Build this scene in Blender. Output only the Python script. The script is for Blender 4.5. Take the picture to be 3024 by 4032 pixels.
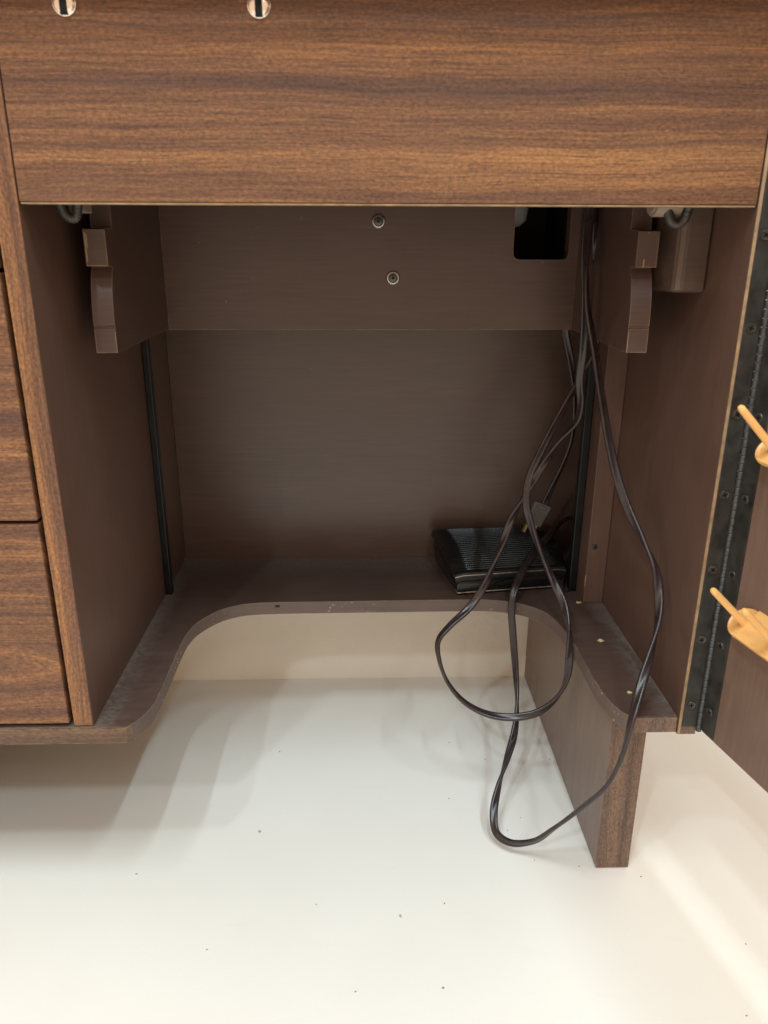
import bpy, bmesh, math, random
from mathutils import Vector, Matrix
random.seed(7)
S = bpy.context.scene
for o in list(bpy.data.objects): bpy.data.objects.remove(o)

# ---------------------------------------------------------------- camera, world, lamps, exposure
F_PX = 3034.8; PITCH, YAW, ROLL = 0.3403, 0.0287, 0.0035
CAM = Vector((0.2699, -0.6601, 0.6885))
fwd = Vector((math.sin(YAW)*math.cos(PITCH), math.cos(YAW)*math.cos(PITCH), -math.sin(PITCH)))
rgt0 = Vector((math.cos(YAW), -math.sin(YAW), 0)); up0 = rgt0.cross(fwd)
rgt = rgt0*math.cos(ROLL) + up0*math.sin(ROLL); upv = up0*math.cos(ROLL) - rgt0*math.sin(ROLL)
cd = bpy.data.cameras.new('camera'); cam = bpy.data.objects.new('camera', cd); S.collection.objects.link(cam)
cd.sensor_fit = 'VERTICAL'; cd.sensor_height = 36; cd.lens = F_PX/4032*36
cd.clip_start = 0.02; cd.clip_end = 100
cd.dof.use_dof = True; cd.dof.focus_distance = 0.95; cd.dof.aperture_fstop = 9.0
m = Matrix((rgt, upv, -fwd)).transposed().to_4x4(); m.translation = CAM; cam.matrix_world = m
S.camera = cam
S.render.resolution_x = 768; S.render.resolution_y = 1024

world = bpy.data.worlds.new('World'); S.world = world; world.use_nodes = True
bgn = world.node_tree.nodes['Background']; bgn.inputs[0].default_value = (1.0, 0.735, 0.51, 1); bgn.inputs[1].default_value = 0.84

def area_lamp(name, loc, sx, sy, power, col):
    l = bpy.data.lights.new(name, 'AREA'); l.shape = 'RECTANGLE'; l.size = sx; l.size_y = sy
    l.energy = power; l.color = col
    o = bpy.data.objects.new(name, l); S.collection.objects.link(o); o.location = loc
COOL = (0.73, 0.915, 1.0)
area_lamp('ceiling_tube', (1.02, -0.95, 2.4), 0.05, 0.75, 17, COOL)
area_lamp('ceiling_tube', (0.42, -0.80, 2.4), 0.05, 0.60, 13, COOL)
area_lamp('ceiling_tube', (-0.12, -0.85, 2.4), 0.05, 0.80, 13.5, COOL)
area_lamp('ceiling_tube', (-0.62, -1.22, 2.4), 0.06, 0.12, 10, COOL)
area_lamp('ceiling_tube', (-0.64, -2.05, 2.4), 0.06, 0.15, 20, COOL)
area_lamp('ceiling_tube', (0.95, -2.3, 2.4), 0.10, 0.9, 17, COOL)

vs = S.view_settings; vs.view_transform = 'Standard'; vs.look = 'None'; vs.gamma = 1; vs.use_curve_mapping = False
vs.exposure = 0.13

# ---------------------------------------------------------------- helpers
def px(x, y, Y):                       # photograph pixel -> point at depth Y
    d = fwd + rgt*((x-1512)/F_PX) + upv*((2016-y)/F_PX)
    return CAM + d*((Y-CAM.y)/d.y)
def pxz(x, y, Z):
    d = fwd + rgt*((x-1512)/F_PX) + upv*((2016-y)/F_PX)
    return CAM + d*((Z-CAM.z)/d.z)

def finish(name, bm, mats, parent=None, smooth=False, loc=None):
    bmesh.ops.recalc_face_normals(bm, faces=bm.faces[:])
    me = bpy.data.meshes.new(name); bm.to_mesh(me); bm.free()
    if not isinstance(mats, (list, tuple)): mats = [mats]
    for mm in mats: me.materials.append(mm)
    if smooth:
        for p in me.polygons: p.use_smooth = True
        try: me.set_sharp_from_angle(angle=math.radians(38))
        except Exception: pass
    o = bpy.data.objects.new(name, me); S.collection.objects.link(o)
    attach(o, parent)
    return o
def attach(o, parent):                 # meshes are written in world coordinates
    if parent is not None:
        o.parent = parent
        o.matrix_parent_inverse = world_of(parent).inverted()
def world_of(p):
    mw = Matrix.LocRotScale(p.location, p.rotation_euler, p.scale)
    if p.parent: mw = world_of(p.parent) @ p.matrix_parent_inverse @ mw
    return mw
def thing(name, label, cat, loc, group=None):
    o = bpy.data.objects.new(name, None); S.collection.objects.link(o); o.location = loc
    o.empty_display_size = 0.05
    o['label'] = label; o['category'] = cat
    if group: o['group'] = group
    return o
def tag(o, label, cat, group=None):
    o['label'] = label; o['category'] = cat
    if group: o['group'] = group
    return o
def bevel_all(bm, r, seg=2):
    if r > 0: bmesh.ops.bevel(bm, geom=bm.edges[:], offset=r, segments=seg, affect='EDGES', profile=0.5)
def box_bm(x0, x1, y0, y1, z0, z1, bev=0.0, bm=None):
    b = bmesh.new()
    bmesh.ops.create_cube(b, size=1)
    for v in b.verts: v.co = Vector(((x0+x1)/2+v.co.x*(x1-x0), (y0+y1)/2+v.co.y*(y1-y0), (z0+z1)/2+v.co.z*(z1-z0)))
    bevel_all(b, bev)
    if bm is None: return b
    merge(bm, b); return bm
def merge(bm, b, mat=0):
    t = bpy.data.meshes.new('t'); b.to_mesh(t); b.free()
    n = len(bm.faces); bm.from_mesh(t); bpy.data.meshes.remove(t)
    bm.faces.ensure_lookup_table()
    if mat:
        for f in bm.faces[n:]: f.material_index = mat
def box(name, dims, mat, parent=None, bev=0.0006):
    return finish(name, box_bm(*dims, bev=bev), mat, parent)
def extrude_poly(pts, fn, h0, h1, bev=0.0):      # pts 2D, fn(a,b,h)->Vector
    bm = bmesh.new()
    lo = [bm.verts.new(fn(a, b, h0)) for a, b in pts]; hi = [bm.verts.new(fn(a, b, h1)) for a, b in pts]
    n = len(pts)
    bm.faces.new(lo); bm.faces.new(hi[::-1])
    for i in range(n): bm.faces.new((lo[i], hi[i], hi[(i+1) % n], lo[(i+1) % n]))
    if bev: bevel_all(bm, bev, 1)
    return bm
def frame_z(d):
    d = Vector(d).normalized(); a = Vector((0, 0, 1)) if abs(d.z) < .95 else Vector((1, 0, 0))
    u = a.cross(d).normalized(); v = d.cross(u); return u, v, d
def lathe(profile, centre, axis, seg=24, bm=None):   # profile: (radius, height along axis)
    u, v, d = frame_z(axis); c = Vector(centre); b = bm or bmesh.new(); rings = []
    for r, h in profile:
        if r < 1e-7: rings.append([b.verts.new(c+d*h)])
        else: rings.append([b.verts.new(c+d*h+(u*math.cos(2*math.pi*i/seg)+v*math.sin(2*math.pi*i/seg))*r) for i in range(seg)])
    for A, B in zip(rings, rings[1:]):
        for i in range(seg):
            j = (i+1) % seg
            if len(A) == 1 and len(B) == 1: continue
            if len(A) == 1: b.faces.new((A[0], B[j], B[i]))
            elif len(B) == 1: b.faces.new((A[i], A[j], B[0]))
            else: b.faces.new((A[i], A[j], B[j], B[i]))
    return b
def spline(pts, n=10):
    P = [Vector(p) for p in pts]; P = [P[0]*2-P[1]] + P + [P[-1]*2-P[-2]]; out = []
    for i in range(1, len(P)-2):
        p0, p1, p2, p3 = P[i-1:i+3]
        t01 = max((p1-p0).length, 1e-4)**.5; t12 = max((p2-p1).length, 1e-4)**.5; t23 = max((p3-p2).length, 1e-4)**.5
        m1 = ((p1-p0)/t01-(p2-p0)/(t01+t12)+(p2-p1)/t12)*t12; m2 = ((p2-p1)/t12-(p3-p1)/(t12+t23)+(p3-p2)/t23)*t12
        for k in range(n):
            t = k/n
            out.append(p1*(2*t**3-3*t*t+1)+m1*(t**3-2*t*t+t)+p2*(-2*t**3+3*t*t)+m2*(t**3-t*t))
    out.append(P[-2]); return out
def sweep(path, section, twist=None, cap=True, bm=None, scale=None):
    b = bm or bmesh.new(); rings = []; T0 = (path[1]-path[0]).normalized(); u, v, _ = frame_z(T0); n = len(path); acc = 0
    for i, p in enumerate(path):
        T = (path[min(i+1, n-1)]-path[max(i-1, 0)]).normalized()
        u = (u-T*u.dot(T)).normalized(); v = T.cross(u)
        if i: acc += (p-path[i-1]).length
        a = twist(acc) if twist else 0
        s = scale(acc) if scale else 1
        uu = u*math.cos(a)+v*math.sin(a); vv = v*math.cos(a)-u*math.sin(a)
        rings.append([b.verts.new(p+(uu*x+vv*y)*s) for x, y in section])
    k = len(section)
    for A, B in zip(rings, rings[1:]):
        for i in range(k): b.faces.new((A[i], A[(i+1) % k], B[(i+1) % k], B[i]))
    if cap: b.faces.new(rings[0][::-1]); b.faces.new(rings[-1])
    return b
def circle(r, k=12): return [(r*math.cos(2*math.pi*i/k), r*math.sin(2*math.pi*i/k)) for i in range(k)]

# ---------------------------------------------------------------- materials
class NT:
    def __init__(s, name):
        s.m = bpy.data.materials.new(name); s.m.use_nodes = True; s.t = s.m.node_tree; s.n = s.t.nodes
        s.b = s.n['Principled BSDF']; s.o = s.n['Material Output']; s.co = s.n.new('ShaderNodeTexCoord').outputs['Object']
    def put(s, sock, v):
        if hasattr(v, 'is_output') or isinstance(v, bpy.types.NodeSocket): s.t.links.new(v, sock)
        else: sock.default_value = v
    def node(s, typ, ins={}, **kw):
        n = s.n.new(typ)
        for k, v in kw.items(): setattr(n, k, v)
        for k, v in ins.items(): s.put(n.inputs[k], v)
        return n
    def scl(s, sc, loc=(0, 0, 0), src=None):
        return s.node('ShaderNodeMapping', {0: src or s.co, 'Scale': sc, 'Location': loc}).outputs[0]
    def noise(s, vec, scale=1, detail=2, rough=.5, dist=0):
        return s.node('ShaderNodeTexNoise', {'Vector': vec, 'Scale': scale, 'Detail': detail, 'Roughness': rough, 'Distortion': dist}).outputs['Fac']
    def math(s, op, a, b=0.0, c=0.0, clamp=False):
        n = s.node('ShaderNodeMath', {0: a, 1: b, 2: c}, operation=op); n.use_clamp = clamp; return n.outputs[0]
    def mr(s, v, a, b, c=0.0, d=1.0):
        return s.node('ShaderNodeMapRange', {'Value': v, 'From Min': a, 'From Max': b, 'To Min': c, 'To Max': d}).outputs[0]
    def mix(s, f, a, b, mode='MIX'):
        n = s.node('ShaderNodeMix', data_type='RGBA', blend_type=mode); n.clamp_factor = True
        s.put(n.inputs[0], f); s.put(n.inputs[6], a if not isinstance(a, tuple) else (*a, 1)); s.put(n.inputs[7], b if not isinstance(b, tuple) else (*b, 1)); return n.outputs[2]
    def ramp(s, f, stops):
        n = s.node('ShaderNodeValToRGB', {0: f}); e = n.color_ramp.elements
        while len(e) < len(stops): e.new(0.5)
        for i, (p, c) in enumerate(stops): e[i].position = p; e[i].color = (*c, 1)
        return n.outputs[0]
    def bump(s, h, st=.2, d=.001):
        s.put(s.b.inputs['Normal'], s.node('ShaderNodeBump', {'Height': h, 'Strength': st, 'Distance': d}).outputs[0])
    def edge(s, r=.0012):           # 1 along convex or concave edges
        bn = s.node('ShaderNodeBevel', {'Radius': r}, samples=6).outputs[0]
        g = s.node('ShaderNodeNewGeometry').outputs['Normal']
        d = s.node('ShaderNodeVectorMath', {0: bn, 1: g}, operation='DOT_PRODUCT').outputs['Value']
        return s.mr(d, .985, .90)
    def out(s, col, rough, spec=.5, metal=0.0, coat=0.0):
        s.put(s.b.inputs['Base Color'], col if not isinstance(col, tuple) else (*col, 1)); s.put(s.b.inputs['Roughness'], rough)
        s.put(s.b.inputs['Specular IOR Level'], spec); s.put(s.b.inputs['Metallic'], metal); s.put(s.b.inputs['Coat Weight'], coat)
        return s.m

def wood(name, vertical=False, seed=0.0, dark=(.060, .0285, .0215), mid=(.123, .0525, .0265), light=(.312, .137, .048), cath=None, wear=False, gain=1.0):
    N = NT(name)
    sep = N.node('ShaderNodeSeparateXYZ', {0: N.co}).outputs
    along, across = (sep[2], sep[0]) if vertical else (sep[0], sep[2])
    depth = N.math('MULTIPLY', sep[1], 1.0)
    across = N.math('ADD', across, N.math('MULTIPLY', depth, 0.9))
    w0 = N.node('ShaderNodeCombineXYZ', {0: N.math('MULTIPLY', along, 3.2), 1: N.math('MULTIPLY', across, 9), 2: seed+3.1}).outputs[0]
    warp = N.math('SUBTRACT', N.noise(w0, 1, 3, .55), .5)
    ac = N.math('ADD', across, N.math('MULTIPLY', warp, .020))
    if cath:
        da = N.math('MULTIPLY', N.math('SUBTRACT', along, cath[0]), cath[2]); dc = N.math('SUBTRACT', ac, cath[1])
        ac2 = N.math('SQRT', N.math('ADD', N.math('MULTIPLY', da, da), N.math('MULTIPLY', dc, dc)))
        k = N.mr(ac, cath[3], cath[4])
        ac = N.math('ADD', N.math('MULTIPLY', ac, N.math('SUBTRACT', 1.0, k)), N.math('MULTIPLY', ac2, k))
    def vec(a, b, z): return N.node('ShaderNodeCombineXYZ', {0: N.math('MULTIPLY', along, a), 1: N.math('MULTIPLY', ac, b), 2: z}).outputs[0]
    band = N.noise(vec(.8, 42, seed), 1, 3, .55)
    band2 = N.noise(vec(2.0, 95, seed+7), 1, 3, .6)
    fine = N.noise(vec(7, 400, seed+11), 1, 5, .72, .2)
    fleck = N.noise(vec(26, 600, seed+17), 1, 3, .62, .4)
    t = N.math('ADD', N.math('MULTIPLY', band, 1.6), N.math('MULTIPLY', band2, .70))
    t = N.math('ADD', t, N.math('MULTIPLY', fine, .95))
    t = N.mr(t, 1.20, 2.08)
    col = N.ramp(t, [(0.0, dark), (.42, mid), (.72, tuple(.55*a+.45*b for a, b in zip(mid, light))), (1.0, light)])
    col = N.mix(N.mr(fleck, .50, .66, 0, .50), col, tuple(c*.62 for c in dark))
    hue = N.noise(vec(4, 30, seed+23), 1, 2, .5)
    mic = N.noise(N.scl((500, 420, 260) if vertical else (260, 420, 500), (seed, 0, 0)), 1, 3, .7)
    col = N.mix(.75, col, N.mix(N.mr(mic, .32, .68), (.26, .26, .26), (.95, .95, .95)), 'OVERLAY')
    col = N.mix(N.mr(hue, .48, .7, 0, .28), col, (.125*gain, .060*gain, .040*gain))
    blot = N.noise(N.scl((30, 30, 30), (seed, 2, 3)), 1, 3, .6)
    col = N.mix(N.mr(blot, .4, .75, 0, .14), col, (.17, .08, .045))
    if wear:
        e = N.edge(.0011); en = N.noise(N.scl((45, 45, 45)), 1, 3, .6)
        col = N.mix(N.math('MULTIPLY', e, N.mr(en, .42, .6)), col, (.36, .25, .15))
    N.bump(N.math('ADD', fine, fleck), .10, .0004)
    return N.out(col, N.mr(fine, .3, .7, .36, .50), .42)

def paint(name, base=(.080, .0440, .0340), rough=.40, wear=.8, vertical=False, dust=False, specks=0.0, edge_r=.0016, grain=.32, spec=.5):
    N = NT(name)
    g = N.noise(N.scl((330, 330, 14) if vertical else (14, 120, 330)), 1, 3, .6)
    big = N.noise(N.scl((9, 9, 9)), 1, 4, .6)
    col = N.mix(N.mr(big, .3, .7), tuple(c*.86 for c in base), tuple(c*1.14 for c in base))
    col = N.mix(N.mr(g, .35, .75, 0, grain), col, tuple(c*1.7 for c in base))
    sc = N.noise(N.scl((80, 80, 7) if vertical else (8, 60, 60), (2, 5, 1)), 1, 4, .7)
    col = N.mix(N.mr(sc, .55, .75, 0, .32), col, tuple(c*1.75 for c in base))
    sp = N.noise(N.scl((260, 260, 260), (3, 1, 2)), 1, 1, .5)
    col = N.mix(N.mr(sp, .80, .84, 0, .5), col, (.3, .25, .19))
    ro = N.mr(big, .3, .7, rough-.02, rough+.03)
    if dust:
        sep = N.node('ShaderNodeSeparateXYZ', {0: N.co}).outputs
        near = N.math('MAXIMUM', N.mr(sep[1], .335, .42), N.math('MAXIMUM', N.mr(N.math('ABSOLUTE', N.math('SUBTRACT', sep[0], .295)), .262, .297), 0.0))
        st = N.noise(N.scl((60, 90, 60)), 1, 6, .78, .4)
        k = N.math('ADD', N.math('MULTIPLY', near, .62), N.math('MULTIPLY', st, .75))
        dm = N.mr(k, .50, .98, 0, .66)
        dm = N.math('MULTIPLY', dm, N.mr(N.noise(N.scl((160, 300, 160)), 1, 5, .75), .36, .62, .15, 1))
        col = N.mix(dm, col, (.215, .180, .150)); ro = N.math('ADD', ro, N.math('MULTIPLY', dm, .35))
    if specks:
        v = N.noise(N.scl((150, 150, 240)), 1, 2, .6); big2 = N.noise(N.scl((7, 7, 7), (5, 0, 0)), 1, 2, .5)
        col = N.mix(N.math('MULTIPLY', N.mr(v, .68, .71), N.mr(big2, .42, .55, 0, specks)), col, (.52, .42, .31))
    if wear:
        e = N.edge(edge_r); en = N.noise(N.scl((38, 38, 38)), 1, 4, .65)
        col = N.mix(N.math('MULTIPLY', e, N.mr(en, .46, .60, .25, wear)), col, (.34, .235, .14))
    N.bump(g, .16, .0003)
    return N.out(col, ro, spec)

def simple(name, col, rough=.4, spec=.5, metal=0.0, vary=.15, nscale=60, bump=0.0, coat=0.0):
    N = NT(name); n = N.noise(N.scl((nscale,)*3), 1, 4, .6)
    c = N.mix(N.mr(n, .3, .7), tuple(x*(1-vary) for x in col), tuple(min(1, x*(1+vary)) for x in col))
    if bump: N.bump(n, bump, .0004)
    return N.out(c, N.mr(n, .3, .7, rough*.85, rough*1.15), spec, metal, coat)

WOOD = wood('walnut_laminate', seed=2.0)
WOOD_D1 = wood('walnut_laminate_drawer', seed=9.0)
WOOD_D2 = wood('walnut_laminate_lower_drawer', seed=14.0, cath=(-.135, .300, .16, .352, .325))
WOOD_V = wood('walnut_edge_vertical', True, seed=5.0)
WOOD_E = wood('walnut_edge_band', seed=21.0, mid=(.085, .05, .031), light=(.17, .10, .055), wear=True)
WOOD_LEG = wood('leg_front_laminate', True, seed=31.0, dark=(.055, .036, .027), mid=(.125, .078, .056), light=(.22, .135, .085), wear=True)
PAINT = paint('brown_paint')
PAINT_V = paint('brown_paint_vertical_grain', vertical=True, base=(.112, .0610, .0440), rough=.44, wear=0)
PAINT_BACK = paint('brown_paint_back', base=(.086, .0490, .0380), rough=.38)
PAINT_BACK0 = paint('brown_paint_back_panel', base=(.080, .0460, .0360), rough=.32, wear=0, spec=.62)
PAINT_SHELF = paint('brown_paint_shelf_dusty', base=(.076, .0440, .0345), dust=True, rough=.40)
PAINT_EDGE = paint('brown_paint_cut_edge', base=(.105, .069, .054), specks=.9, rough=.5, wear=.6)
PAINT_LEG = paint('brown_leg_side', vertical=True, base=(.185, .125, .097), rough=.42, grain=.6)
PAINT_DOOR = paint('brown_paint_door', base=(.165, .102, .076), rough=.45, vertical=True, wear=.5)
RAW = simple('raw_fibreboard_edge', (.33, .215, .12), .7, .3, 0, .35, 60)
BLACKSTEEL = simple('blackened_steel', (.032, .030, .027), .42, .5, .2, .55, 55, .15)
KNUCK = simple('worn_hinge_knuckle', (.085, .088, .09), .36, .5, .7, .4, 90, .1)
SCREWB = simple('dark_screw', (.10, .095, .085), .36, .5, .7, .3, 200)
NEARBLACK = simple('near_black', (.006, .006, .006), .6, .3)  # screw recesses, plus darkness put behind the notch and across the buttons
STRIP = simple('black_strip', (.006, .007, .0075), .38, .35, 0, .5, 70, .1)
NICKEL = simple('nickel_washer', (.42, .39, .36), .30, .5, .9, .15, 200)
CHROME = simple('polished_chrome', (.92, .80, .70), .22, .5, .85, .05)
GREYSPR = simple('grey_spring_steel', (.085, .08, .072), .40, .5, .5, .2, 200)
PALEWOOD = simple('pale_dowel_wood', (.30, .235, .185), .55, .4, 0, .15, 80)
CORD = simple('dark_brown_cord_vinyl', (.030, .0190, .0190), .30, .5, 0, .35, 70, .05)
PEDAL = simple('black_pedal_plastic', (.009, .008, .0078), .30, .5, 0, .4, 40)
PEDALB = simple('black_pedal_base', (.006, .0058, .0058), .16, .5)
TRIM = simple('dull_brass_trim', (.50, .45, .36), .3, .5, .9, .3, 120)
PLUG = simple('grey_brown_plug_rubber', (.095, .080, .068), .55, .4, 0, .15, 150)
PLUGTXT = simple('plug_emboss', (.055, .048, .042), .5, .4)
BRASS = simple('brass_prong', (.40, .30, .13), .3, .5, .9, .2)
AMBER = simple('amber_plastic', (.88, .50, .18), .30, .5, 0, .04, 30)
for k in ('Subsurface Weight',): AMBER.node_tree.nodes['Principled BSDF'].inputs[k].default_value = .25
AMBER.node_tree.nodes['Principled BSDF'].inputs['Subsurface Radius'].default_value = (.004, .002, .0008)
HOUSING = simple('grey_machine_housing', (.28, .28, .27), .4)
CHIP = simple('splintered_wood', (.55, .42, .22), .8, .2, 0, .4, 400)
LINT = simple('dark_lint', (.22, .20, .17), .9, .1, 0, .4, 300)
CRUMB = simple('greenish_crumb', (.42, .38, .24), .9, .1, 0, .4, 300)

N = NT('white_floor_laminate')
a = N.noise(N.scl((3, 3, 3)), 1, 5, .6); b_ = N.noise(N.scl((420, 420, 420)), 1, 2, .6)
c = N.mix(N.mr(a, .35, .7), (.790, .745, .685), (.825, .785, .730)); c = N.mix(N.mr(b_, .5, .8, 0, .10), c, (.6, .58, .53))
sm = N.noise(N.scl((11, 30, 20), (4, 1, 0)), 1, 4, .6, .5); c = N.mix(N.mr(sm, .62, .80, 0, .16), c, (.62, .58, .50))
N.bump(b_, .04, .0003); FLOOR = N.out(c, N.mr(a, .3, .7, .34, .46), .42)
N = NT('cream_wall_plaster')
a = N.noise(N.scl((150, 150, 150)), 1, 4, .6); b_ = N.noise(N.scl((6, 6, 6)), 1, 4, .6)
c = N.mix(N.mr(b_, .3, .7), (.80, .73, .63), (.86, .79, .69)); N.bump(a, .45, .0016); WALL = N.out(c, .75, .25)

# ---------------------------------------------------------------- setting
W = 0.59; SH = 0.2299; ST = 0.0175; PB = 0.7142; D = 0.426; TOP = 0.872
fl = finish('floor', box_bm(-2.2, 2.8, -3.0, 0.456, -.03, 0), FLOOR); fl['kind'] = 'structure'
wl = finish('wall', box_bm(-2.2, 2.8, 0.4565, 0.56, -.03, 2.4), WALL); wl['kind'] = 'structure'

# ---------------------------------------------------------------- sewing cabinet
cab = thing('sewing_cabinet', 'dark walnut laminate sewing cabinet with open brown kneehole, drawers and open door', 'cabinet', (0.2, 0.2, 0))
fp = box('front_panel', (0.0012, W-.0012, 0.0, .0178, PB+.0012, TOP-.004), WOOD, cab, .0007)
fp['label'] = 'wide walnut grained panel above the kneehole'
box('bottom_edge', (0.002, W-.002, .0008, .0172, PB-.0004, PB+.0008), RAW, fp, 0)
box('table_top', (-.37, W+.035, -.036, .445, TOP, TOP+.02), WOOD, cab, .001)
# chrome catches at the top of the panel
for X in (.0543, .1957):
    Z = .8500
    kb = lathe([(.0086, .0006), (.0086, .0012), (.0078, .0016), (.0074, .0024), (.0060, .0032), (.0034, .0037), (0, .0038)], (X, 0, Z), (0, -1, 0), 32)
    kn = finish('chrome_button', kb, CHROME, cab, True)
    box('reflection_band', (X-.0027, X+.0027, -.0043, -.0015, Z-.0080, Z+.0080), NEARBLACK, kn, .0004)  # dark reflection in the chrome, built as a near-black band
# side panels of the kneehole
ps = box('partition_panel', (-.0185, 0, .0012, D+.012, SH+.0003, TOP-.001), PAINT_V, cab, .0003)
box('front_edge', (-.0185, 0, -.0002, .0010, SH+.0012, TOP-.001), WOOD_V, ps, .0003)
sp = box('side_panel', (W, W+.0185, .0012, D+.012, .2112, TOP-.001), PAINT_V, cab, .0003)
box('front_edge', (W, W+.0185, -.0002, .0010, .2112, TOP-.001), WOOD_LEG, sp, .0003)
box('worn_corner', (W-.0001, W+.0026, -.0006, -.0003, .2116, TOP-.002), RAW, sp, 0)
box('back_panel', (0.0006, W-.0006, D, D+.006, SH-.01, TOP-.001), PAINT_BACK0, cab, 0)
# upper back board with notch
bw = [( .0405, .586), (.5222, .586), (.5222, .80), (.5114, .80), (.5114, .6745), (.5105, .6700), (.5080, .6672), (.5040, .6663),
      (.4545, .6663), (.4505, .6672), (.4475, .6700), (.4466, .6745), (.4466, .80), (.0405, .80)]
ub = finish('upper_back_board', extrude_poly(bw, lambda a, b, h: Vector((a, h, b)), .283, .301), PAINT_BACK, cab)
for X, Z in ((.2894, .7076), (.3065, .6455)):
    wb = lathe([(.0078, -.0002), (.0080, .0010), (.0070, .0024), (.0056, .0026), (.0046, .0012)], (X, .283, Z), (0, -1, 0), 28)
    sc = finish('finishing_washer', wb, NICKEL, ub, True)
    hb = lathe([(.0047, .0004), (.0046, .0016), (.0030, .0020), (0, .0021)], (X, .283, Z), (0, -1, 0), 20)
    q = bmesh.new(); bmesh.ops.create_cube(q, size=1)
    R = Matrix.Rotation(math.radians(42), 3, 'Y')
    for v in q.verts: v.co = R @ Vector((v.co.x*.0028, v.co.y*.0010, v.co.z*.0028)) + Vector((X, .283-.0018, Z))
    merge(hb, q, 1)
    finish('screw', hb, [SCREWB, NEARBLACK], ub, True)
box('notch_shade_floor', (.0210, .5180, .3012, D-.0004, .600, .612), NEARBLACK, cab, 0)  # near-black boards added to keep the gap behind the notch dark
box('notch_shade_back', (.0210, .5138, D-.0030, D-.0006, .6122, .86), NEARBLACK, cab, 0)
box('notch_shade_side', (.5140, .5180, .3012, D-.0006, .6122, .86), NEARBLACK, cab, 0)
# shaped brackets
prof = [(.080, .5867), (.080, .6088), (.0816, .6106), (.0802, .6122), (.0803, .618), (.0807, .624), (.0814, .630), (.0824, .636), (.0838, .642), (.0856, .648), (.0878, .654), (.0905, .659), (.0935, .6638), (.0800, .6646), (.0800, .6958), (.0815, .6966), (.104, .6972), (.104, .80), (.2828, .80), (.2828, .5867)]
for x0, x1 in ((.0207, .0402), (.5225, .5420)):
    bm = extrude_poly(prof, lambda a, b, h: Vector((h, a, b)), x0, x1)
    bk = finish('bracket', bm, PAINT, cab)
    lft = x0 < .3
    chips = [(x0+.0002, x1-.0002, .6646, .6652), (x0+.0008, x0+.0020, .668, .6935), (x0+.0026, x0+.0032, .680, .692)] if lft else [(x0+.006, x1-.0006, .6646, .6652), (x0+.0068, x0+.0080, .6652, .6715), (x0+.009, x0+.0102, .6940, .6952)]
    for a_, b_, c_, d_ in chips: box('chipped_edge', (a_, b_, .0797, .0802, c_, d_), RAW, bk, 0)
    box('chipped_edge', (x1-.0006 if lft else x0+.0001, x1-.0001 if lft else x0+.0006, .0797, .0802, .5870, .606), RAW, bk, 0)
# rear post, black strips
po = box('rear_post', (.5637, W-.0004, .2655, .330, SH+.0004, .80), PAINT_V, cab, .0008)
u = lathe([(.0036, .0002), (.0035, .0009), (.002, .0013), (0, .0013)], px(2341, 2153, .2655), (0, -1, 0), 18)
q = bmesh.new(); bmesh.ops.create_cube(q, size=1); pc = px(2341, 2153, .2655)
for v in q.verts: v.co = Matrix.Rotation(.6, 3, 'Y') @ Vector((v.co.x*.005, v.co.y*.0006, v.co.z*.0012)) + pc + Vector((0, -.0013, 0))
merge(u, q, 1); finish('screw', u, [SCREWB, NEARBLACK], po, True)
pc2 = px(2303, 2292, .2655); box('chipped_edge', (pc2.x-.0004, pc2.x+.0010, .2651, .2656, pc2.z-.006, pc2.z+.010), RAW, po, 0)
box('lift_track', (.0002, .0088, .3005, .3120, SH+.0006, .80), STRIP, cab, .0012)
box('lift_track', (.5532, .5634, .3005, .3120, SH+.0006, .80), STRIP, cab, .0012)
# spring cover box on the right wall
bp = [(.5490, .108), (.5600, .0795), (.5660, .0770), (W-.0006, .0770), (W-.0006, .160), (.5490, .160)]
bm = extrude_poly(bp, lambda a, b, h: Vector((a, b, h)), .6425, .80, .0022)
finish('spring_cover', bm, paint('brown_paint_spring_cover', base=(.088, .054, .041), rough=.42, wear=.2), cab)
box('light_seam', (.5602, .5650, .0760, .0772, .6445, .7141), simple('seam_plastic', (.15, .105, .085), .4), cab, 0)
# lift springs and dowels peeping below the panel
def rings_scale(a): return 1+.05*math.sin(a/.0016*2*math.pi)
for pts, Yc in (([(222, 760), (236, 805), (256, 842), (280, 858), (296, 856), (303, 838), (306, 790)], .045), ([(2722, 770), (2712, 815), (2695, 862), (2668, 882), (2642, 868), (2632, 835), (2632, 780)], .045)):
    path = spline([px(x, y, Yc) for x, y in pts], 22)
    finish('lift_spring', sweep(path, circle(.0042, 14), scale=rings_scale), GREYSPR, cab, True)
dc = px(2608, 826, .05); 
finish('dowel', lathe([(0, 0), (.0085, 0), (.0090, .0008), (.0120, .0012), (.0126, .002), (.0126, .024), (0, .024)], dc+Vector((-.010, 0, .0068)), (1, 0.12, 0), 28), PALEWOOD, cab, True)
a0 = px(282, 838, .06); box('cleat', (a0.x, a0.x+.013, .052, .075, a0.z, .80), PALEWOOD, cab, .001)

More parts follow.
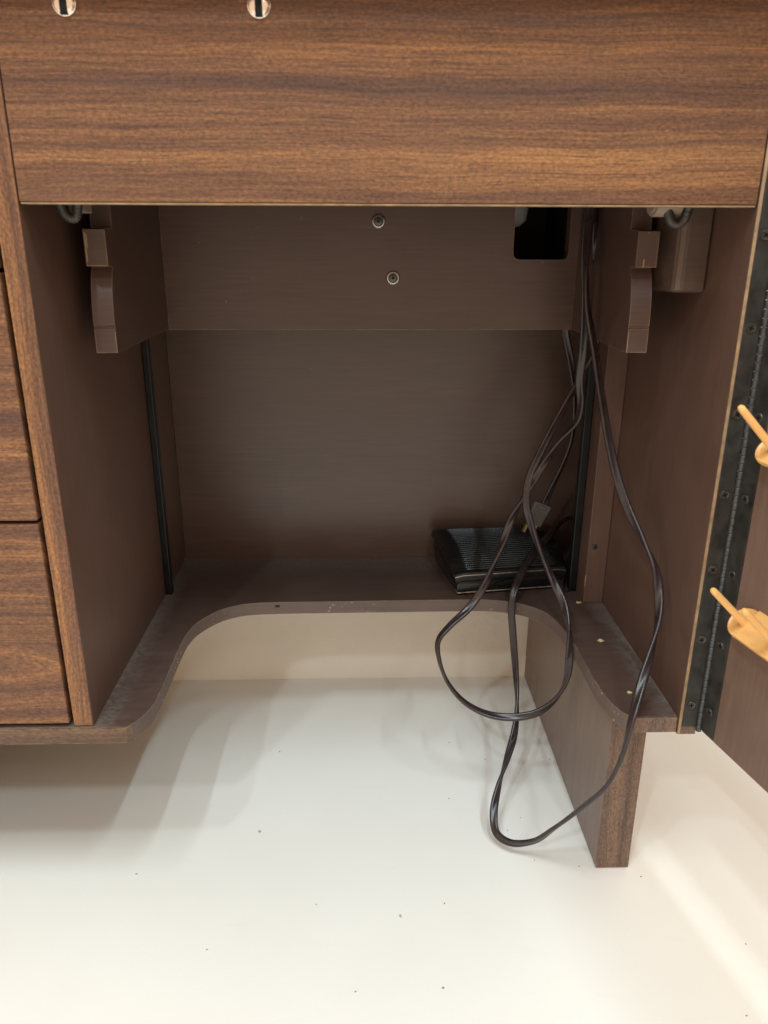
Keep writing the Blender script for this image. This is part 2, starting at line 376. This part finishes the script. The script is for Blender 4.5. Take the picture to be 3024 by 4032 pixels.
# bottom shelf with kneehole cut-out
half = [(.0384, .0048), (.0437, .0150), (.0488, .0300), (.0506, .0480), (.0510, .0700), (.0510, .1000), (.0508, .1300), (.0508, .1640), (.0518, .1880), (.0566, .2130), (.0665, .2335), (.0789, .2510), (.0916, .2615), (.1084, .2697), (.128, .2738), (.1591, .2757)]
half = [(x, y) for x, y in half]
cutL = [tuple(v[:2]) for v in spline([(x, y, 0) for x, y in half], 4)]
right = [(.4200, .2785), (.4389, .2772), (.4654, .2709), (.4880, .2590), (.5070, .2370), (.5169, .2073), (.5217, .1660), (.5236, .1229), (.5240, .0825), (.5256, .0532), (.5298, .0284), (.5371, .0110), (.5450, .0040)]
cutR = [tuple(v[:2]) for v in spline([(x, y, 0) for x, y in right], 4)]
outl = [(-.36, -.0016), (.0325, -.0016)] + cutL + cutR + [(W-.0006, .0034), (W-.0006, D-.0004), (-.36, D-.0004)]
bm = extrude_poly(outl, lambda a, b, h: Vector((a, b, h)), SH-ST, SH)
for f in bm.faces:
    f.normal_update()
    if abs(f.normal.z) < .5: f.material_index = 1
sh = finish('shelf', bm, [PAINT_SHELF, PAINT_EDGE], cab, True)
eb = extrude_poly([(-.36, -.0036), (.0322, -.0036), (.0326, -.0034), (.0372, .0018), (.0362, .0030), (.0318, -.0018), (-.36, -.0018)], lambda a, b, h: Vector((a, b, h)), SH-ST+.0002, SH-.0002)
finish('edge_band', eb, WOOD_E, sh)
box('edge_band', (.5460, W-.0008, .0016, .0032, SH-ST+.0002, SH-.0002), WOOD_LEG, sh, .0003)
for x, y, r in ((2277, 2373, .0045), (2366, 2523, .0045), (2478, 2728, .0032), (2365, 2368, .0022)):
    c0 = pxz(x, y, SH); bm = bmesh.new(); n = 11
    ring = [bm.verts.new((c0.x+math.cos(6.283*i/n)*r*random.uniform(.6, 1.15), c0.y+math.sin(6.283*i/n)*r*.62*random.uniform(.6, 1.2), SH+.0002)) for i in range(n)]
    inn = [bm.verts.new((c0.x+math.cos(6.283*i/n)*r*.5, c0.y+math.sin(6.283*i/n)*r*.3, SH+random.uniform(.0004, .0024))) for i in range(n)]
    for i in range(n): bm.faces.new((ring[i], ring[(i+1) % n], inn[(i+1) % n], inn[i]))
    bm.faces.new(inn); finish('splinter_hole', bm, CHIP, sh)
n0 = px(1093, 2385, .2770)
box('nail_hole', (n0.x-.003, n0.x+.003, .2752, .2762, n0.z-.0016, n0.z+.0016), NEARBLACK, sh, 0)

# legs
for x0, x1 in ((.5372, .5752), (-.345, -.307)):
    lg = box('leg', (x0, x1, .0404, .4545, .0012, SH-ST-.0002), PAINT_LEG, cab, .0006)
    box('front_edge', (x0, x1, .0386, .0402, .0012, SH-ST-.0002), WOOD_LEG, lg, .0004)
# drawer pedestal
box('pedestal_side', (-.36, -.3415, 0, D, SH+.0004, TOP-.001), WOOD_V, cab, .0004)
box('pedestal_back', (-.3412, -.0188, D-.012, D-.006, SH+.0004, TOP-.001), PAINT, cab, 0)
for (z0, z1, mt, lb) in ((.2345, .4452, WOOD_D2, 'walnut drawer front with arched cathedral grain'), (.4486, .6618, WOOD_D1, None), (.6652, TOP-.006, WOOD, None)):
    dr = finish('drawer', box_bm(-.340, -.0226, -.0016, .0175, z0, z1, .0014), mt, cab)
    if lb: dr['label'] = lb
    box('drawer_box', (-.33, -.035, .0178, .38, z0+.012, z1-.03), PAINT, dr, 0)

# ---------------------------------------------------------------- door and piano hinge
HG = Vector((.6098, -.0030, 0)); dd = Vector((.2175, -.976, 0)).normalized(); nn = Vector((-dd.y*-1, 0, 0))
nn = Vector((dd.y, -dd.x, 0)).normalized()          # inner face normal, towards the kneehole
if nn.x > 0: nn = -nn
def dpt(s, off, z): return HG + dd*s + nn*off + Vector((0, 0, z))
def dbox(name, s0, s1, o0, o1, z0, z1, mat, parent, bev=.0005):
    b = box_bm(s0, s1, o0, o1, z0, z1, bev)
    for v in b.verts: v.co = dpt(v.co.x, v.co.y, v.co.z)
    return finish(name, b, mat, parent)
door = dbox('door', .0030, .58, -.0190, -.0016, .2185, TOP-.012, PAINT_DOOR, cab, .0007)
dbox('outer_face', .0030, .58, -.0202, -.0192, .2185, TOP-.012, WOOD, door, 0)
hinge_root = finish('piano_hinge', box_bm(W+.0032, W+.0170, -.0016, -.0004, .2212, TOP-.004, .0003), BLACKSTEEL, cab)
dbox('hinge_leaf', .0028, .0215, -.0014, -.0002, .2212, TOP-.014, BLACKSTEEL, hinge_root, .0003)
pitch = .00745; kz = .2170; i = 0
kn_me = None
while kz < TOP-.02:
    if kn_me is None:
        b = lathe([(.0008, .0002), (.0026, .0002), (.0030, .0006), (.0030, pitch-.0006), (.0026, pitch-.0002), (.0008, pitch-.0002)], (0, 0, 0), (0, 0, 1), 14)
        o = finish('knuckle', b, KNUCK, None, True); kn_me = o.data
    else:
        o = bpy.data.objects.new('knuckle', kn_me); S.collection.objects.link(o)
    o.location = (HG.x+.0002, HG.y+(.0002 if i % 2 else 0), kz); o.rotation_euler = (0, 0, i*1.3)
    attach(o, hinge_root)
    kz += pitch; i += 1
def phillips(c, ax, rot, parent):
    b = lathe([(.0043, .0000), (.0043, .0006), (.0039, .0012), (.0030, .0010), (.0012, .0011), (0, .0011)], c, ax, 20)
    u, v, d = frame_z(ax)
    for k in (0, 1):
        q = bmesh.new(); bmesh.ops.create_cube(q, size=1); a = rot+k*math.pi/2
        e1 = u*math.cos(a)+v*math.sin(a); e2 = v*math.cos(a)-u*math.sin(a)
        for w in q.verts: w.co = c + e1*w.co.x*.0050 + e2*w.co.y*.0013 + d*(.0008+w.co.z*.0009)
        merge(b, q, 1)
    finish('screw', b, [SCREWB, NEARBLACK], parent, True)
for k in range(8):
    z = .2469+.07432*k
    phillips(Vector((.5990, -.0016, z)), Vector((0, -1, 0)), random.uniform(0, 1.5), hinge_root)
    phillips(dpt(.0118, -.0002, z), nn, random.uniform(0, 1.5), hinge_root)

# amber spool racks on the door
pg_dir = (nn*.0386+Vector((0, 0, .0372))).normalized()
fv = dd.cross(pg_dir).normalized()
if fv.z < 0: fv = -fv                                  # "up" in the plate's plane
for s0, z0 in ((.0464, .3656), (.0446, .5262)):
    base = dpt(s0, .0100, z0); th = .0055; hw = .0155; L = .46; n = 12
    pts = [(hw*-math.sin(math.pi*i/n+0)+0, hw*math.cos(math.pi*i/n)) for i in range(n+1)]
    pts = [(x, y) for x, y in pts] + [(L, -hw), (L, hw)]
    sc_ = lambda f: [(x*f if x < 0 else (x-(1-f)*hw if x > .1 else x), y*f) for x, y in pts]
    bm = bmesh.new(); layers = []
    for f, h in ((.86, -th), (1.0, -th*.75), (1.0, -.0012), (.955, -.0001), (.88, -.0006), (.80, -.0022)):
        layers.append([bm.verts.new(base+dd*x+fv*y+pg_dir*h) for x, y in sc_(f)])
    for A, B in zip(layers, layers[1:]):
        for i in range(len(A)): bm.faces.new((A[i], A[(i+1) % len(A)], B[(i+1) % len(A)], B[i]))
    bm.faces.new(layers[0][::-1]); bm.faces.new(layers[-1])
    rk = finish('spool_rack', bm, AMBER, cab, True)
    b = bmesh.new()
    bx = [(.02, -.0012), (.44, -.0012), (.44, .0035), (.02, .0035)]
    b = extrude_poly([(-.0014, z0-.016), (.0040, z0-.013), (.0085, z0-.004), (.0060, z0+.004), (-.0014, z0+.012)], lambda a, z, h: dpt(h, a, z), s0+.004, s0+.45)
    finish('mounting_rail', b, AMBER, rk)
    for k in range(11):
        c0 = base+dd*(.0405*k)-pg_dir*.0025
        b = lathe([(.0048, 0), (.0038, .0012), (.0034, .004), (.0031, .050), (.0029, .0535), (.0020, .0552), (.0008, .0556), (0, .0552)], c0, pg_dir, 16)
        finish('peg', b, AMBER, rk, True)

# ---------------------------------------------------------------- grey housing seen through the notch
hc = px(2030, 828, .335)
bm = lathe([(0, -.018), (.010, -.0165), (.017, -.010), (.019, 0), (.019, .10)], (hc.x-.004, .335, hc.z-.002), (0, 0, 1), 28)
hz = finish('machine_housing', bm, HOUSING, None, True)
tag(hz, 'grey rounded machine housing end behind the notch in the back board', 'machine part')

# ---------------------------------------------------------------- foot pedal
ped = thing('foot_pedal', 'black ribbed sewing machine foot pedal on the dusty shelf', 'foot pedal', (.46, .35, SH))
def pl(v): return Vector((.3946, .287, 0)).lerp(Vector((.3725, .405, 0)), v)
def prt(v):
    R = [Vector((.5478, .3085, 0)), Vector((.5512, .335, 0)), Vector((.5500, .368, 0)), Vector((.5400, .395, 0)), Vector((.5200, .412, 0))]
    Q = spline(R, 10); f = v*40; i = min(39, int(f)); return Q[i].lerp(Q[i+1], f-i)
def ptop(v): return .2645+.0205*math.sin(v*1.45)
NR = 25; rows = []; bm = bmesh.new(); NV = NR*6; NU = 14
for j in range(NV+1):
    v = j/NV; a, b = pl(v), prt(v); rib = (.0, .0, .0, .0011, .0011, .0)[j % 6] if .03 < v < .97 else 0
    rows.append([])
    for i in range(NU+1):
        t = i/NU; p = a.lerp(b, t); e = min(t, 1-t)*NU
        z = ptop(v)+(rib if .8 < e else 0)-(.0022 if e < .5 else 0)
        rows[-1].append(bm.verts.new((p.x, p.y, z)))
for A, B in zip(rows, rows[1:]):
    for i in range(NU): bm.faces.new((A[i], A[i+1], B[i+1], B[i]))
loop = [r for r in rows[0]] + [r[-1] for r in rows[1:]] + rows[-1][-2::-1] + [r[0] for r in rows[-2:0:-1]]
cen = Vector((.465, .35, 0))
def shrink(c, k, z): return Vector((cen.x+(c.x-cen.x)*k, cen.y+(c.y-cen.y)*k, z))
prev = loop
for k, dz in ((1.012, -.003), (1.014, -.009), (.985, -.0125)):
    cur = [bm.verts.new(shrink(q.co, k, q.co.z+dz)) for q in loop]
    for i in range(len(loop)): bm.faces.new((prev[i], prev[(i+1) % len(loop)], cur[(i+1) % len(loop)], cur[i]))
    prev = cur
bm.faces.new(prev)
outline = [q.co.copy() for q in loop]
finish('cover', bm, PEDAL, ped, True)
bm = bmesh.new(); prev = None
for k, f in ((.90, 0.0), (.935, .08), (.96, .28), (.97, .6), (.965, .88), (.94, 1.0)):
    cur = []
    for c in outline:
        zt = c.z-.0128; zb = SH+.0003
        cur.append(bm.verts.new(shrink(c, k, zb+(zt-zb)*f)))
    if prev:
        for i in range(len(cur)): bm.faces.new((prev[i], prev[(i+1) % len(cur)], cur[(i+1) % len(cur)], cur[i]))
    else: bm.faces.new(cur)
    prev = cur
bm.faces.new(prev); finish('base', bm, PEDALB, ped, True)
front = outline[:NU+1]
path = [shrink(c, 1.013, c.z-.0035) for c in [outline[-6], outline[-3]]+front]
finish('trim_strip', sweep(path, circle(.0009, 8)), TRIM, ped, True)
path = [shrink(c, .957, SH+.0045) for c in [outline[-14], outline[-7], outline[-3]]+front]
finish('trim_strip', sweep(spline(path, 3), circle(.0009, 8)), TRIM, ped, True)

# ---------------------------------------------------------------- cords
def fig8(r=.0021, gap=.00185):
    o = []
    for i in range(9): a = -math.pi*.70+i*(math.pi*1.40)/8; o.append((gap+r*math.cos(a), r*math.sin(a)))
    for i in range(9): a = math.pi*.30+i*(math.pi*1.40)/8; o.append((-gap+r*math.cos(a), r*math.sin(a)))
    return o
def cord_bm(pts, tw, ph, r=.0023):
    path = spline([px(*p) for p in pts], 16)
    return sweep(path, fig8(r, r*1.18), lambda a: ph+2.6*tw*a+1.3*math.sin(a*13+ph))
c1 = [(2338, 700, .19), (2326, 830, .19), (2308, 1010, .18), (2312, 1200, .17), (2342, 1380, .165), (2368, 1560, .155), (2402, 1760, .14), (2455, 1960, .12), (2528, 2120, .095), (2580, 2235, .075), (2594, 2340, .062), (2590, 2450, .048), (2560, 2580, .03), (2518, 2720, .004), (2484, 2850, -.014), (2452, 2970, -.016), (2392, 3090, -.010), (2290, 3180, .012), (2180, 3262, .036), (2100, 3312, .052), (2010, 3318, .064), (1955, 3280, .080), (1944, 3205, .098), (1962, 3100, .125), (1996, 2990, .155), (2026, 2880, .185), (2036, 2770, .212), (2030, 2640, .236), (2020, 2500, .252), (2014, 2400, .258), (2022, 2335, .266), (2052, 2262, .288), (2092, 2195, .318), (2135, 2140, .345), (2190, 2078, .366), (2228, 2046, .378), (2268, 2040, .385), (2320, 2090, .39)]
tag(finish('power_cord', cord_bm(c1, 7, .3), CORD, None, True), 'dark brown twin cord hanging past the leg in a long loop almost to the floor', 'cord')
c2 = [(2318, 700, .205), (2306, 830, .205), (2300, 1000, .203), (2304, 1200, .20), (2296, 1380, .205), (2282, 1500, .21), (2286, 1590, .212), (2272, 1655, .215), (2205, 1735, .22), (2140, 1830, .22), (2078, 1930, .22), (2020, 2030, .22), (1985, 2120, .22), (1945, 2220, .218), (1905, 2310, .213), (1845, 2395, .205), (1770, 2465, .195), (1725, 2525, .188), (1730, 2600, .180), (1765, 2690, .172), (1830, 2765, .163), (1915, 2810, .156), (2010, 2824, .150), (2110, 2808, .148), (2180, 2760, .150), (2228, 2680, .143), (2242, 2580, .143), (2240, 2470, .153), (2220, 2380, .170), (2180, 2290, .186), (2135, 2190, .203), (2095, 2080, .210), (2072, 1980, .215), (2082, 1890, .221), (2120, 1800, .228), (2180, 1680, .236), (2245, 1560, .24), (2310, 1440, .238), (2345, 1350, .23), (2352, 1200, .222), (2346, 1000, .215), (2345, 700, .21)]
tag(finish('power_cord', cord_bm(c2, 9, 1.2), CORD, None, True), 'dark brown twin cord hanging in a closed oval loop through the shelf cut-out', 'cord')
c4 = [(2330, 2110, .40), (2268, 2130, .365), (2242, 2190, .3475), (2218, 2250, .325), (2205, 2298, .3065), (2208, 2330, .2985), (2222, 2345, .2955), (2238, 2338, .299), (2262, 2318, .3135), (2300, 2300, .325)]
tag(finish('pedal_cord', cord_bm(c4, 3, .2, .0023), CORD, None, True), 'short dark cord bend beside the right end of the foot pedal', 'cord')
pc = thing('plug_cord', 'dark cord with grey two prong plug hanging over the foot pedal', 'cord', px(2110, 2070, .35))
c3 = [(2245, 700, .325), (2240, 850, .33), (2232, 1150, .334), (2226, 1300, .334), (2248, 1420, .334), (2264, 1540, .334), (2262, 1650, .336), (2248, 1740, .338), (2215, 1830, .342), (2180, 1905, .346), (2152, 1965, .350), (2140, 1992, .350)]
finish('cord', cord_bm(c3, 2.0, .1), CORD, pc, True)
A, B, C_, E_ = [px(x, y, .350) for x, y in ((2108, 1965), (2169, 1993), (2120, 2077), (2070, 2050))]
ctr = (A+B+C_+E_)/4; ax = ((C_+E_)-(A+B)).normalized(); sx = ax.cross(Vector((0, 1, 0))).normalized()
if sx.x < 0: sx = -sx
LL, WW = .0325, .0225; nrm = Vector((0, -1, 0))
def pt(a, s, h): return ctr+ax*a+sx*s+nrm*h
b = bmesh.new(); bmesh.ops.create_cube(b, size=1)
for v in b.verts:
    k = 1.0 if v.co.z < 0 else 1.08
    v.co = Vector((v.co.x*LL, v.co.y*WW*k*(1.06 if v.co.x < 0 else .92), v.co.z*.010))
bevel_all(b, .0012)
for v in b.verts: v.co = pt(*v.co)
plug = finish('plug', b, PLUG, pc)
for k in range(12):
    a0_ = -.0045+k*.0017
    b = bmesh.new(); bmesh.ops.create_cube(b, size=1)
    for v in b.verts: v.co = pt(a0_+v.co.x*.0008, v.co.y*.0185, .0051+v.co.z*.0008)
    finish('grip_rib', b, PLUG, plug)
ov = [pt(-.0108+.0032*math.sin(6.283*i/28)*(1), .0082*math.cos(6.283*i/28), .0052) for i in range(29)]
finish('oval_rim', sweep(ov, circle(.0004, 6), cap=False), PLUGTXT, plug, True)
for sgn, ln in ((-1, .0165), (1, .0150)):
    b = bmesh.new(); bmesh.ops.create_cube(b, size=1)
    for v in b.verts: v.co = pt(LL/2+ln/2+v.co.x*ln-.001, sgn*.0062+v.co.y*.0016, -.001+v.co.z*.0062)
    bevel_all(b, .0006, 1)
    finish('prong', b, BRASS, plug)

# ---------------------------------------------------------------- crumbs on the floor
spots = [(1750, 3558, 3.0), (1576, 3608, 5.5, 1), (1745, 3890, 3.6), (1910, 2990, 2), (1768, 3145, 2.5), (2050, 3220, 2.2), (2165, 2990, 2.5), (1998, 3270, 1.8), (1022, 3275, 6.5, 1), (1245, 3562, 2), (2340, 2985, 2), (2105, 3388, 2.2), (2280, 3412, 2.2), (2524, 3452, 3), (1101, 2960, 3), (2936, 3718, 2.5), (815, 3740, 2.5), (537, 3442, 3.5), (1400, 3905, 3), (1768, 2925, 1.8), (2940, 4000, 3)]
for sp_ in spots:
    x, y, r = sp_[:3]; c0 = pxz(x, y, 0); r *= .00038; bm = bmesh.new()
    n = 9; el = random.uniform(.35, 1.0) if len(sp_) < 4 else .7; a = random.uniform(0, 3.14); rings = []
    for f, h in ((1, .0001), (.8, .0007), (.3, .0011)):
        ring = []
        for i in range(n):
            t = 6.283*i/n; q = Vector((math.cos(t)*r*f, math.sin(t)*r*f*el))*random.uniform(.75, 1.2)
            ring.append(bm.verts.new((c0.x+q.x*math.cos(a)-q.y*math.sin(a), c0.y+q.x*math.sin(a)+q.y*math.cos(a), h)))
        rings.append(ring)
    for A_, B_ in zip(rings, rings[1:]):
        for i in range(n): bm.faces.new((A_[i], A_[(i+1) % n], B_[(i+1) % n], B_[i]))
    bm.faces.new(rings[0]); bm.faces.new(rings[-1])
    g = len(sp_) > 3
    o = finish('crumb' if g else 'lint_speck', bm, CRUMB if g else LINT, None, True)
    if g: tag(o, 'larger olive green crumb lying on the white floor', 'crumb', 'olive crumbs on the floor')
    else: tag(o, 'tiny dark lint speck lying on the white floor', 'lint', 'dark lint specks on the floor')
